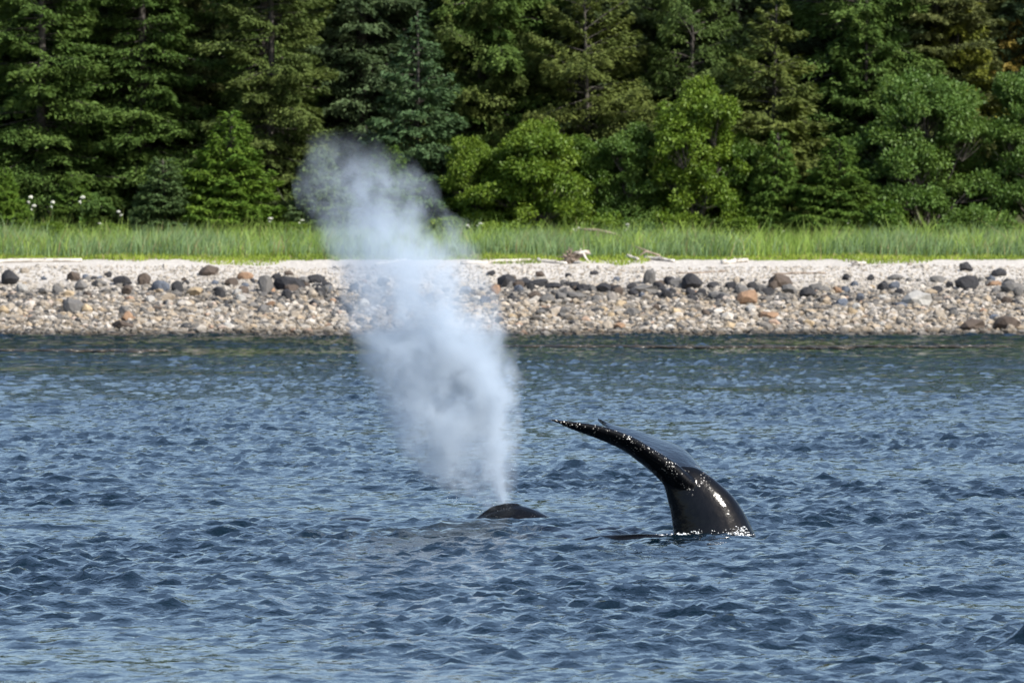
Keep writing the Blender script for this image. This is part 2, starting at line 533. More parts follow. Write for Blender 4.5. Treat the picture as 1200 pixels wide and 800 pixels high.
while placed < 295:
    px = RNG.uniform(-60, 1260)
    py = 392 - abs(RNG.gauss(0.5, 0.27)) * 72
    clus = RNG.random() < 0.4
    if clus:
        cpx, cpy, cw = RNG.choice([(190, 338, 60), (340, 336, 45), (390, 340, 30), (615, 338, 40), (770, 341, 50), (940, 345, 60), (1040, 334, 40), (1150, 336, 45), (60, 328, 60), (700, 345, 60)])
        px, py = RNG.gauss(cpx, cw), RNG.gauss(cpy, 5)
    if py < 320: continue
    w = RNG.uniform(9, 17) * (1.0 if py > 335 else 0.8)
    c = RNG.choice(PALETTE)
    if py < 350 and RNG.random() < 0.35: c = RNG.choice([DARK, GREY, BROWN])
    if py > 362 and c in (DARK, BLUE) and RNG.random() < 0.75: c = RNG.choice([TAN, PALE, (0.3, 0.26, 0.21, 1)])
    if clus and RNG.random() < .8: c = RNG.choice([DARK, DARK, GREY, BROWN, BLUE])
    k = RNG.uniform(0.75, 1.25)
    put_rock('stone', px, py, w, w * RNG.uniform(0.45, 0.75), (c[0] * k, c[1] * k, c[2] * k, 1), beach)
    placed += 1


# every other cobble: one mass of small real stones
def cobbles():
    rng = np.random.default_rng(5)
    n = 24000
    x = rng.uniform(-27, 27, n)
    y = 356.2 + 22.0 * rng.random(n) ** 0.95
    zone = np.clip((y - 366) / 9, 0, 1)
    r = np.exp(rng.normal(math.log(0.105), 0.36, n)) * (1 - 0.55 * zone)
    r = np.clip(r, 0.035, 0.26)
    z = np.array([ground_z(a, b) for a, b in zip(x, y)])
    sc = np.stack([r * rng.uniform(0.8, 1.35, n), r * rng.uniform(0.8, 1.3, n), r * rng.uniform(0.5, 0.9, n)], 1)
    a = rng.uniform(0, 2 * np.pi, n)
    V = IV1[None] * (1 + rng.normal(size=(n, 12, 1)) * 0.16) * sc[:, None]
    ca, sa = np.cos(a)[:, None], np.sin(a)[:, None]
    W = np.empty_like(V)
    W[..., 0] = V[..., 0] * ca - V[..., 1] * sa
    W[..., 1] = V[..., 0] * sa + V[..., 1] * ca
    W[..., 2] = V[..., 2] + rng.normal(size=(n, 1)) * 0.15 * V[..., 0]
    W += np.stack([x, y, z + sc[:, 2] * 0.35], 1)[:, None]
    F = (IF1[None] + 12 * np.arange(n)[:, None, None]).reshape(-1, 3)
    tone = rng.random(n)
    tone = np.where(zone > 0.45, np.clip(0.62 + 0.3 * tone, 0, 0.98), tone)
    band = np.exp(-((y - 368.5 - 1.2 * np.sin(x * .3)) / 2.3) ** 2)
    tone = np.where(rng.random(n) < 0.5 * band, rng.random(n) * 0.22, tone)
    me = mesh_np('cobbles', W.reshape(-1, 3), F, M['cobble'], False, {'tone': np.repeat(tone, 12)})
    o = link('cobbles', me, beach)
    o['kind'] = 'stuff'


cobbles()


# ------------------------------------------------------------------ tubes and leaves
def tube(path, radii, sides=8, cap=True):
    path = np.asarray(path, float); n = len(path)
    V = []; F = []
    for i in range(n):
        t = path[min(i + 1, n - 1)] - path[max(i - 1, 0)]
        t /= np.linalg.norm(t) + 1e-9
        ref = np.array([0, 0, 1.0]) if abs(t[2]) < 0.9 else np.array([1.0, 0, 0])
        u = np.cross(t, ref); u /= np.linalg.norm(u); w = np.cross(u, t)
        for k in range(sides):
            a = 2 * math.pi * k / sides
            V.append(path[i] + radii[i] * (math.cos(a) * u + math.sin(a) * w))
    for i in range(n - 1):
        for k in range(sides):
            a, b = i * sides + k, i * sides + (k + 1) % sides
            F.append((a, b, b + sides, a + sides))
    if cap:
        V.append(path[0]); V.append(path[-1])
        for k in range(sides):
            F.append((len(V) - 2, (k + 1) % sides, k, k)) if False else None
        c0, c1 = len(V) - 2, len(V) - 1
        T = [(c0, (k + 1) % sides, k) for k in range(sides)] + [(c1, (n - 1) * sides + k, (n - 1) * sides + (k + 1) % sides) for k in range(sides)]
    else:
        T = []
    return np.array(V), np.array(F), np.array(T, int).reshape(-1, 3)


class MB:
    def __init__(self):
        self.v = []; self.q = []; self.t = []; self.n = 0

    def tube(self, path, radii, sides=8, cap=True):
        v, q, t = tube(path, radii, sides, cap)
        self.add(v, q, t)

    def add(self, v, q, t):
        self.v.append(v)
        if len(q): self.q.append(np.asarray(q) + self.n)
        if len(t): self.t.append(np.asarray(t) + self.n)
        self.n += len(v)

    def mesh(self, name, mat, smooth=True):
        f = []
        if self.q: f.append(np.concatenate(self.q))
        if self.t: f.append(np.concatenate(self.t))
        return mesh_np(name, np.concatenate(self.v), f, mat, smooth)


def leaves(c, u, v, l, w):
    """diamond leaves at c along u, width along v"""
    n = len(c)
    l = l[:, None]; w = w[:, None]
    V = np.empty((n, 4, 3))
    V[:, 0] = c; V[:, 1] = c + u * l * 0.45 + v * w * 0.5
    V[:, 2] = c + u * l; V[:, 3] = c + u * l * 0.45 - v * w * 0.5
    return V.reshape(-1, 3), np.arange(4 * n).reshape(n, 4)


def sprigs(c, u, v, l, w):
    """three-cornered sprigs"""
    n = len(c)
    V = np.empty((n, 3, 3))
    V[:, 0] = c - v * w[:, None] * 0.5; V[:, 1] = c + v * w[:, None] * 0.5; V[:, 2] = c + u * l[:, None]
    return V.reshape(-1, 3), np.arange(3 * n).reshape(n, 3)


def unit(a):
    return a / (np.linalg.norm(a, axis=-1, keepdims=True) + 1e-9)


def spruce_proto(seed, H, R, h0, nb, N, droop, lift, size, clumpy, shape=0.8):
    """trunk mesh and crown mesh of one spruce: tiers of sprays on curved boughs"""
    rng = np.random.default_rng(seed)
    t = np.sort(1 - rng.random(nb) ** 0.62)
    t = np.clip(t, 0, 0.985)
    h = h0 + (H - h0) * t
    az = rng.uniform(0, 2 * np.pi, nb)
    lump = 1 + clumpy * (np.sin(az * 2 + h * 0.9 + seed) * 0.5 + np.sin(az * 3 - h * 1.7 + seed * 2) * 0.5)
    L = R * (1 - t) ** shape * rng.uniform(0.6, 1.08, nb) * lump * np.clip(0.72 + t * 3, 0, 1) + 0.22
    th = np.radians(-12 + 50 * t ** 1.5 + rng.normal(size=nb) * 7 + lift)
    # foliage
    pr = L ** 1.55 * (1 + clumpy * 1.2 * rng.normal(size=nb)).clip(0.12, 3)
    b = rng.choice(nb, N, p=pr / pr.sum())
    s = 1 - rng.random(N) ** 1.5 * (0.85 - 0.25 * clumpy)
    Lb, thb, ab, hb = L[b], th[b], az[b], h[b]
    out = np.stack([np.cos(ab), np.sin(ab), np.zeros(N)], 1)
    side = np.stack([-np.sin(ab), np.cos(ab), np.zeros(N)], 1)
    sg = rng.choice([-1.0, 1.0], N)
    wmax = Lb * 0.34 * np.clip(1.08 - s, 0.05, 1) ** 0.7 + 0.12
    q = rng.random(N) ** 0.8
    rad = Lb * s * np.cos(thb) * 0.97 + q * wmax * 0.35
    zz = hb + Lb * (np.sin(thb) * s - droop * s ** 2 + 0.6 * droop * s ** 3.2) - q ** 2 * wmax * (0.28 + droop * .4) + rng.normal(size=N) * (0.035 + 0.035 * clumpy * Lb)
    c = out * rad[:, None] + side * (sg * q * wmax)[:, None]
    c[:, 2] = zz
    u = out * rng.uniform(0.4, 1.0, (N, 1)) + side * (sg * rng.uniform(0.2, 0.9, N))[:, None]
    u[:, 2] = rng.normal(size=N) * 0.25 - 0.22
    u = unit(u)
    up = np.stack([rng.normal(size=N) * 0.45, rng.normal(size=N) * 0.45, np.ones(N)], 1)
    v = unit(np.cross(u, up))
    V, F = sprigs(c, u, v, size * rng.uniform(0.7, 1.4, N), size * 0.5 * rng.uniform(0.7, 1.3, N))
    tone = 0.55 * rng.random(nb)[b] + 0.45 * rng.random(N)
    crown = mesh_np('spruce_crown', V, F, M['needle'], False, {'tone': np.repeat(tone, 3)})
    mb = MB()
    zs = np.linspace(0, H * 0.97, 12)
    mb.tube(np.stack([0.06 * np.sin(zs * .5 + seed), 0.06 * np.cos(zs * .4), zs], 1), 0.012 + H * 0.014 * (1 - zs / H) ** 0.9, 8)
    for i in range(0, nb):
        ss = np.array([0, 0.35, 0.7, 1.0])
        pts = np.stack([np.cos(az[i]) * L[i] * ss * math.cos(th[i]), np.sin(az[i]) * L[i] * ss * math.cos(th[i]),
                        h[i] + L[i] * (math.sin(th[i]) * ss - droop * ss ** 2 + .6 * droop * ss ** 3.2) - 0.02], 1)
        mb.tube(pts, np.array([1, .7, .45, .15]) * (0.012 + 0.009 * L[i]), 3, False)
    trunk = mb.mesh('spruce_trunk', M['bark'])
    return trunk, crown


def alder_proto(seed, H, R, N, size, nclump=110):
    """broad leafed tree or tall shrub: several stems, clumps of leaves in an uneven crown"""
    rng = np.random.default_rng(seed)
    lobes = []
    for k in range(13):
        a = k * 2.4 + rng.uniform(-.5, .5); rr = R * rng.uniform(0.25, 0.66) * (1.1 - 0.6 * k / 12)
        lobes.append((rr * math.cos(a), rr * math.sin(a), H * (0.10 + 0.72 * k / 12), R * rng.uniform(0.28, 0.52) * (1.15 - 0.4 * k / 12), H * rng.uniform(0.09, 0.2)))
    lobes.append((0, 0, H * 0.78, R * 0.42, H * 0.21))
    lobes = np.array(lobes)
    li = rng.integers(0, len(lobes), nclump)
    d = unit(rng.normal(size=(nclump, 3)))
    d[:, 2] = np.abs(d[:, 2]) * 0.9 - 0.25
    rr = rng.uniform(0.55, 1.0, (nclump, 1))
    cc = lobes[li, :3] + d * rr * lobes[li][:, [3, 3, 4]]
    cc[:, 2] = np.clip(cc[:, 2], 0.35, H)
    cr = rng.uniform(0.28, 0.62, nclump) * (R / 3.3) ** 0.5
    b = rng.choice(nclump, N, p=cr ** 2 / (cr ** 2).sum())
    e = unit(rng.normal(size=(N, 3)))
    e[:, 2] = e[:, 2] * 0.75 + 0.12
    c = cc[b] + e * (cr[b] * rng.random(N) ** 0.45)[:, None]
    u = unit(e + rng.normal(size=(N, 3)) * 0.6 + np.array([0, 0, -0.25]))
    nrm = unit(e * 0.6 + np.array([0, 0, 0.8]) + rng.normal(size=(N, 3)) * 0.5)
    v = unit(np.cross(nrm, u))
    V, F = leaves(c, u, v, size * rng.uniform(0.7, 1.35, N), size * 0.72 * rng.uniform(0.7, 1.25, N))
    tone = 0.5 * rng.random(nclump)[b] + 0.5 * rng.random(N)
    crown = mesh_np('alder_crown', V, F, M['leaf'], False, {'tone': np.repeat(tone, 4)})
    mb = MB()
    for L in lobes:
        p0 = np.array([L[0] * .12, L[1] * .12, 0]); p3 = L[:3]
        ts = np.linspace(0, 1, 6)[:, None]
        bend = np.array([L[0] * .25, L[1] * .25, 0]) * np.sin(ts * math.pi)
        mb.tube(p0 + (p3 - p0) * ts - bend * 0.6, 0.02 + H * 0.0085 * (1 - ts[:, 0] * 0.8), 6)
    for k in range(nclump):
        L = lobes[li[k]]; a = np.array(L[:3]) * np.array([0.8, 0.8, 0.75]); e_ = cc[k]
        m_ = (a + e_) / 2 + rng.normal(size=3) * 0.1
        mb.tube(np.stack([a, m_, e_]), np.array([0.022, 0.014, 0.006]), 3, False)
    trunk = mb.mesh('alder_trunk', M['bark'])
    return trunk, crown


# prototypes: (trunk mesh, crown mesh, height, crown radius)
def SP(seed, H, R, h0, nb, N, droop, lift, size, clumpy, shape=0.8):
    return spruce_proto(seed, H, R, h0, nb, N, droop, lift, size, clumpy, shape) + (H, R)


def AL(seed, H, R, N, size, ncl):
    return alder_proto(seed, H, R, N, size, ncl) + (H, R)


BIG = [SP(1, 22, 4.6, 0.6, 330, 105000, 0.28, 0, 0.23, 0.35, 0.72), SP(2, 22, 5.0, 0.4, 300, 105000, 0.34, 3, 0.235, 0.5, 0.62), SP(3, 24, 4.4, 0.8, 340, 105000, 0.22, 4, 0.23, 0.4, 0.7)]
MID = [SP(4, 11, 3.6, 0.3, 300, 60000, 0.20, 4, 0.23, 0.25, 0.85), SP(5, 11, 3.9, 0.3, 270, 60000, 0.30, 2, 0.23, 0.3, 0.8)]
OLD = [SP(6, 16, 5.2, 1.0, 200, 85000, 0.30, 10, 0.23, 0.7, 0.45)]
YOUNG = [SP(7, 6, 2.7, 0.1, 300, 45000, 0.10, 6, 0.19, 0.12, 0.8), SP(8, 5, 2.0, 0.1, 260, 34000, 0.10, 10, 0.17, 0.12, 0.85)]
ALD = [AL(21, 6.4, 3.7, 40000, 0.16, 200), AL(22, 7.6, 3.4, 40000, 0.16, 200), AL(23, 8.8, 5.2, 50000, 0.17, 260)]


def tree(name, proto, x, y, H, R, rot, color, label, cat, group=None, lean=(0, 0)):
    tr, cr, h0, r0 = proto
    e = link(name, None)
    e.location = (x, y, ground_z(x, y) - 0.05)
    e.rotation_euler = (lean[0], lean[1], rot)
    e.scale = (R / r0, R / r0, H / h0)
    tag(e, label, cat, group)
    link('trunk', tr, e)
    c = link('crown', cr, e)
    c.color = (*color, 1)
    return e


def tx(px, d):
    return (px - 600) * d / FPX


BLUEG = (0.066, 0.118, 0.048); DKG = (0.072, 0.125, 0.026); OLIVE = (0.105, 0.135, 0.032); MIDG = (0.078, 0.140, 0.022); BRIGHT = (0.092, 0.165, 0.020); YEL = (0.17, 0.19, 0.03); ALDG = (0.112, 0.178, 0.022); ALDD = (0.085, 0.15, 0.032)
G1, G2, G3 = 'young spruces at the edge of the meadow', 'broad leafed trees at the edge of the meadow', 'tall spruces of the forest front'
FRONT = [  # kind, prototype, px, distance, height, radius, colour, label
    ('young_spruce', YOUNG[1], 6, 394.0, 3.9, 1.5, BRIGHT, 'small bright green young spruce at the meadow edge beside white flowers', G1),
    ('young_spruce', YOUNG[0], 272, 396.5, 6.3, 3.1, BRIGHT, 'broad bright green young spruce with level tiers of branches', G1),
    ('young_spruce', YOUNG[1], 192, 395.5, 4.3, 2.1, (0.075, 0.125, 0.042), 'bluish young spruce against the side of a broad bright one', G1),
    ('young_spruce', YOUNG[1], 376, 396.0, 4.8, 2.0, (0.09, 0.14, 0.05), 'pale green young spruce seen through the edge of the misty blow', G1),
    ('young_spruce', YOUNG[0], 985, 396.0, 5.2, 2.7, MIDG, 'mid green young spruce under the big alder branches', G1),
    ('young_spruce', YOUNG[1], 912, 397.0, 5.4, 1.7, MIDG, 'slim young spruce beside the light green alder', G1),
    ('young_spruce', YOUNG[0], 84, 397.5, 3.4, 1.8, MIDG, 'low spreading young spruce at the foot of a tall spruce', G1),
    ('alder', ALD[0], 630, 396.5, 6.1, 3.6, ALDG, 'wide light green alder thicket behind the meadow flowers', G2),
    ('alder', ALD[0], 556, 398.0, 5.2, 2.6, ALDG, 'smaller alder thicket beside the misty blow', G2),
    ('alder', ALD[1], 815, 397.5, 7.8, 3.5, ALDG, 'tall light green alder with a pointed top', G2),
    ('alder', ALD[1], 735, 398.5, 5.6, 2.6, ALDD, 'short alder filling the space between two larger alders', G2),
    ('alder', ALD[2], 1088, 399.0, 8.6, 4.9, ALDD, 'large dark alder overhanging a shaded hollow', G2),
    ('alder', ALD[2], 1215, 400.5, 8.4, 4.2, ALDD, 'large dark alder cut by the edge of the view beside a bigger one', G2),
    ('alder', ALD[1], 690, 399.0, 5.0, 2.4, MIDG, 'dark green alder wedged behind the wide thicket', G2),
    ('alder', ALD[0], 868, 399.0, 5.2, 2.6, MIDG, 'dark green alder wedged behind the slim young spruce', G2),
    ('young_spruce', YOUNG[0], 455, 397.5, 4.6, 2.2, MIDG, 'mid green young spruce half hidden by the misty blow', G1),
    ('spruce', BIG[1], 50, 402.0, 19, 4.8, DKG, 'tall dark spruce with drooping boughs above the low young spruce', G3),
    ('spruce', BIG[0], 165, 404.0, 20, 4.4, DKG, 'tall dark spruce with shaggy boughs behind the bluish young spruce', G3),
    ('spruce', BIG[1], 318, 402.0, 18, 4.0, (0.085, 0.12, 0.03), 'tall spruce with mossy brown tinged boughs behind the bright young spruce', G3),
    ('spruce', MID[0], 488, 400.5, 10.9, 3.5, BLUEG, 'blue green spruce with a pointed top above the misty blow', G3),
    ('spruce', MID[1], 905, 401.5, 11.2, 4.3, OLIVE, 'grey green spruce with slanting boughs and mossy shoulders', G3),
    ('spruce', MID[0], 1015, 404.0, 12.0, 3.4, DKG, 'dark slim spruce rising behind the large alder', G3),
    ('spruce', MID[1], 1120, 407.0, 12.2, 3.4, YEL, 'yellow green spruce top showing above the large alder', G3),
    ('spruce', MID[1], 1185, 409.0, 12.4, 2.8, (0.19, 0.15, 0.03), 'orange tinged spruce top beside the yellow green one', G3),
    ('old_spruce', OLD[0], 688, 405.0, 12.2, 4.4, OLIVE, 'old rounded olive spruce with mossy clumps above the alders', G3),
    ('old_spruce', OLD[0], 566, 407.0, 13.0, 3.6, (0.09, 0.125, 0.03), 'old olive spruce with broken crown beside the blue green spruce', G3),
    ('old_spruce', OLD[0], 815, 406.5, 14.5, 3.6, (0.08, 0.125, 0.03), 'old mossy spruce between the rounded olive one and the grey green one', G3),
]
rr = random.Random(4)
for (nm, pr, px, d, H, R, c, lab, g) in FRONT:
    cat = 'alder' if nm == 'alder' else 'spruce'
    tree(nm, pr, tx(px, d), d, H, R, rr.uniform(0, 6.28), c, lab, cat, g, (rr.uniform(-.02, .02), rr.uniform(-.02, .02)))
SHRUB = AL(31, 1.5, 1.1, 7000, 0.12, 60)
for (px, d, H, R, c, lab) in [
        (60, 393.2, 1.3, 1.1, ALDG, 'low leafy shrub between the small young spruce and the low spreading one'), (135, 393.0, 1.2, 1.3, ALDG, 'low leafy shrub in front of the tall shaggy spruce'),
        (345, 393.4, 1.3, 1.0, ALDG, 'low leafy shrub beside the broad bright young spruce'), (520, 393.2, 1.5, 1.4, ALDG, 'low leafy shrub beside the misty blow'),
        (597, 392.5, 1.0, 1.0, (0.13, 0.22, 0.03), 'bright green low shrub in the grass before the alder thicket'), (700, 393.4, 1.5, 1.3, ALDG, 'low leafy shrub between the alder thicket and the short alder'),
        (762, 393.0, 1.3, 1.1, ALDD, 'low leafy shrub in front of the short alder'), (870, 393.2, 1.6, 1.2, ALDG, 'low leafy shrub between the tall alder and the slim young spruce'),
        (1040, 394.5, 2.2, 1.5, MIDG, 'dark low shrub in the shaded hollow below the large alder'), (1105, 394.0, 1.2, 1.2, ALDD, 'small leafy shrub at the mouth of the shaded hollow'), (1170, 393.6, 1.3, 1.3, ALDD, 'low leafy shrub below the alder at the edge of the view')]:
    tree('shrub', SHRUB, tx(px, d), d, H, R, rr.uniform(0, 6.28), c, lab, 'shrub', 'low shrubs along the edge of the meadow')
row = 0
for d, step, off in ((408, 5.2, 0.0), (415, 5.6, 2.4), (424, 6.2, 1.0), (436, 7.0, 3.0), (452, 8.0, 0.5)):
    x = -38 + off
    while x < 40:
        c = rr.choice([DKG, DKG, (0.075, 0.115, 0.05), (0.10, 0.12, 0.04)])
        tree('spruce', rr.choice(BIG), x + rr.uniform(-1, 1), d + rr.uniform(-2, 2), rr.uniform(17, 24), rr.uniform(3.8, 5.0), rr.uniform(0, 6.28), c,
             'tall dark green spruce in the crowded rows at the back of the forest', 'spruce', 'spruces in the back rows of the forest')
        x += step * rr.uniform(0.85, 1.2)
    row += 1


# ------------------------------------------------------------------ grass
def grass(name, n, xr, yr, hmean, hsd, width, color, label, seed, patch=None, lean=0.25):
    rng = np.random.default_rng(seed)
    x = rng.uniform(*xr, n * 2); y = rng.uniform(*yr, n * 2)
    if patch is not None:
        keep = rng.random(n * 2) < patch(x, y)
        x, y = x[keep][:n], y[keep][:n]
    n = min(n, len(x)); x, y = x[:n], y[:n]
    z = np.array([ground_z(a, b) for a, b in zip(x, y)]) - 0.02
    clump = 0.5 + 0.38 * (0.5 + 0.5 * np.sin(x * 1.9 + seed) * np.sin(y * 1.3 + x * 0.7)) + 0.6 * (0.5 + 0.5 * np.sin(x * 0.63 + seed * 2 + np.sin(x * .31)) * np.sin(y * .5 + x * .2))
    h = np.clip(rng.normal(hmean, hsd, n), hmean * .3, hmean * 2) * clump
    a = rng.uniform(0, 2 * np.pi, n)
    u = np.stack([np.cos(a), np.sin(a), np.zeros(n)], 1)
    bend = np.stack([rng.normal(size=n) * lean + 0.1, rng.normal(size=n) * lean, np.zeros(n)], 1) * h[:, None]
    b = np.stack([x, y, z], 1)
    w = width * rng.uniform(.6, 1.3, n)[:, None] * 0.5
    V = np.empty((n, 5, 3))
    V[:, 0] = b - u * w; V[:, 1] = b + u * w
    mid = b + bend * 0.3 + np.stack([0 * h, 0 * h, h * 0.55], 1)
    V[:, 2] = mid + u * w * 0.8; V[:, 3] = mid - u * w * 0.8
    V[:, 4] = b + bend + np.stack([0 * h, 0 * h, h], 1)
    base = 5 * np.arange(n)[:, None]
    me = mesh_np(name, V.reshape(-1, 3), [base + np.array([[0, 1, 2, 3]]), base + np.array([[3, 2, 4]])], M['grass'], False, {'tone': np.repeat(rng.random(n), 5)})
    o = link(name, me)
    o.color = (*color, 1)
    return tag(o, label, 'grass', kind='stuff')


def low_patch(x, y):
    start = 380.7 - 2.3 * np.clip(np.sin(x * .42 + .8) + .6 * np.sin(x * 1.1 + 2), 0, 1.2)
    return (y > start + 0.25 * np.sin(x * 5)).astype(float)


def rye_patch(x, y):
    p = 0.5 + 0.5 * np.sin(x * 0.55 + 1.2) * np.cos(x * 0.23 + 0.4)
    return np.clip(p * 1.5 - 0.15, 0.05, 1) * np.where(y < 391, 1, 0.4)


grass('low_grass', 20000, (-30, 30), (378.6, 384.2), 0.17, 0.06, 0.05, (0.20, 0.27, 0.025), 'low yellow green mossy grass along the top of the beach', 1, low_patch, 0.5)
grass('rye_grass', 26000, (-30, 30), (382.6, 393), 0.86, 0.2, 0.035, (0.17, 0.26, 0.11), 'tall blue green beach rye grass in patches', 2, rye_patch, 0.3)
grass('meadow_grass', 36000, (-30, 30), (383.2, 397.5), 0.80, 0.3, 0.035, (0.21, 0.31, 0.05), 'tall bright green meadow grass in front of the forest', 3, None, 0.42)


# cow parsnip: white flower heads above the grass
def parsnip_meshes():
    rng = np.random.default_rng(9)
    st = MB()
    st.tube([(0, 0, 0), (0.02, 0, 0.6), (0.0, 0.02, 1.22)], [0.018, 0.014, 0.008], 5)
    st.tube([(0.02, 0, 0.7), (0.12, 0.02, 0.95), (0.18, 0.03, 1.1)], [0.01, 0.008, 0.005], 4)
    stem = st.mesh('stem', M['grass'])
    n = 90
    a = rng.uniform(0, 6.28, n); r = np.sqrt(rng.random(n)) * 0.12
    c = np.stack([r * np.cos(a), r * np.sin(a), 1.25 - r * r * 2.5], 1)
    head2 = None
    n2 = 40
    a2 = rng.uniform(0, 6.28, n2); r2 = np.sqrt(rng.random(n2)) * 0.07
    c2 = np.stack([0.18 + r2 * np.cos(a2), 0.03 + r2 * np.sin(a2), 1.12 - r2 * r2 * 2], 1)
    m = len(c)
    u = unit(rng.normal(size=(m, 3)) + np.array([0, 0, .6])); v = unit(np.cross(u, rng.normal(size=(m, 3))))
    V, F = leaves(c, u, v, np.full(m, 0.045), np.full(m, 0.04))
    head = mesh_np('flower_head', V, F, M['petal'])
    u = unit(rng.normal(size=(n2, 3)) + np.array([0, 0, .6])); v = unit(np.cross(u, rng.normal(size=(n2, 3))))
    V, F = leaves(c2, u, v, np.full(n2, 0.045), np.full(n2, 0.04))
    head2 = mesh_np('flower_head_small', V, F, M['petal'])
    n = 26
    a = rng.uniform(0, 6.28, n); r = rng.uniform(0.02, 0.1, n)
    c = np.stack([r * np.cos(a), r * np.sin(a), rng.uniform(0.2, 0.75, n)], 1)
    u = unit(np.stack([np.cos(a), np.sin(a), rng.uniform(-.2, .5, n)], 1)); v = unit(np.cross(u, np.array([0, 0, 1.0]) + rng.normal(size=(n, 3)) * .3))
    V, F = leaves(c, u, v, rng.uniform(.18, .34, n), rng.uniform(.14, .24, n))
    leafm = mesh_np('leaf_blades', V, F, M['leaf'], False, {'tone': np.repeat(rng.random(n), 4)})
    return stem, head, head2, leafm


stem_m, head_m, head2_m, leaf_m = parsnip_meshes()
for (px, py, k) in [(36, 230, 1), (40, 240, .9), (62, 236, .9), (97, 230, 1), (117, 261, 1.05), (139, 247, .9), (163, 264, .95), (190, 271, 1), (217, 262, 1), (258, 271, 1), (317, 255, 1.1), (354, 257, 1), (548, 263, 1),
                    (563, 261, 1.15), (672, 268, 1), (678, 266, .9), (735, 262, 1.05), (735, 268, .9), (873, 272, 1), (918, 270, .9), (995, 258, 1), (1180, 279, .9), (860, 277, .9)]:
    d = 394.5
    p = P(px, py, d)
    e = link('cow_parsnip', None)
    gz = ground_z(p.x, d)
    e.location = (p.x, d, gz - 0.02)
    s = (p.z - gz) / 1.25
    w = min(1.1, max(.7, s)) * k * 0.75
    e.scale = (w, w, s)
    e.rotation_euler = (0, 0, rr.uniform(0, 6))
    tag(e, 'white flowered cow parsnip rising from the grass before the trees', 'wildflower', 'cow parsnip plants in the meadow')
    link('stem', stem_m, e).color = (0.12, 0.2, 0.05, 1)
    link('flower_head', head_m, e)
    link('flower_head', head2_m, e)
    link('leaf', leaf_m, e).color = (0.09, 0.16, 0.03, 1)


# ------------------------------------------------------------------ driftwood
def log(name, px0, py0, px1, py1, r, mat, label, seed, bow=0.0):
    rng = np.random.default_rng(seed)
    a, b = beach_pt(px0, py0), beach_pt(px1, py1)
    n = 9
    ts = np.linspace(0, 1, n)
    pts = np.array([[a.x + (b.x - a.x) * t, a.y + (b.y - a.y) * t + bow * math.sin(math.pi * t), 0] for t in ts])
    for p in pts: p[2] = ground_z(p[0], p[1]) + r * 0.7 + rng.normal() * 0.012
    rad = r * (1 - 0.35 * ts) * (1 + rng.normal(size=n) * 0.06)
    mb = MB()
    mb.tube(pts, rad, 8)
    for k in range(2):
        i = rng.integers(2, n - 2)
        mb.tube([pts[i], pts[i] + np.array([rng.normal() * .2, -0.15, r * 1.2])], [r * .35, r * .15], 5)
    return tag(link(name, mb.mesh(name, mat)), label, 'driftwood', 'driftwood along the top of the beach')


log('driftwood_log', -70, 311, 96, 307, 0.11, M['drift'], 'long bleached driftwood log at the foot of the blue green grass', 1)
log('driftwood_log', 540, 310, 622, 306.5, 0.10, M['drift'], 'bleached driftwood log emerging from behind the misty blow', 2)
log('driftwood_log', 630, 306.5, 664, 310, 0.09, M['drift'], 'short bleached driftwood log against the tree stump', 3)
log('driftwood_log', 735, 303, 748, 305.5, 0.11, M['drift'], 'stubby white driftwood piece beside the pink slab', 4)
log('driftwood_log', 756, 304, 790, 307.5, 0.10, M['drift'], 'white driftwood log with a dead branch lying behind it', 5)
log('driftwood_log', 846, 309.5, 876, 307, 0.11, M['drift'], 'white driftwood log lying alone between moss patches', 6)
log('driftwood_log', 998, 311, 1015, 311, 0.12, M['drift'], 'small white driftwood log by low yellow green grass', 7)
log('driftwood_log', 1001, 303, 1028, 301, 0.07, M['drift'], 'thin pale driftwood pole half sunk in the grass', 8)
log('driftwood_log', 905, 322, 968, 321, 0.055, M['drift_dark'], 'thin reddish driftwood pole on the pale shingle', 9)
log('driftwood_log', 795, 321, 850, 319, 0.05, M['drift_dark'], 'thin brown driftwood pole on upper shingle below the moss', 10)
log('driftwood_log', 440, 312, 476, 306, 0.09, M['drift'], 'bleached driftwood log dimly seen through the misty blow', 11)
p = beach_pt(750, 303)
mb = MB()
mb.tube([(p.x - .1, p.y, p.z + .05), (p.x + .25, p.y + .2, p.z + .32), (p.x - .35, p.y + .3, p.z + .72)][:2] + [(p.x + .9, p.y + .4, p.z + .16)], [.04, .05, .03], 6)
mb.tube([(p.x + .9, p.y + .3, p.z + .1), (p.x + .3, p.y + .3, p.z + .35), (p.x - .25, p.y + .35, p.z + .55)], [.06, .045, .02], 6)
tag(link('dead_branch', mb.mesh('dead_branch', M['drift_dark'])), 'bare brown dead branch propped behind white driftwood', 'branch')
p = P(706, 276, 391)
mb = MB()
gz = ground_z(p.x, 391)
mb.tube([(p.x - 1.0, 391, gz + 1.02), (p.x - .2, 391.1, gz + .98), (p.x + .6, 391.2, gz + .8), (p.x + 1.3, 391.3, gz + .3)], [.06, .075, .07, .05], 6)
mb.tube([(p.x - .2, 391.1, gz + .95), (p.x - .25, 391.1, gz + .4), (p.x - .3, 391.1, gz - .1)], [.05, .05, .06], 5)
tag(link('dead_branch', mb.mesh('dead_branch', M['drift_dark'])), 'grey fallen branch lying across the tall grass', 'branch')


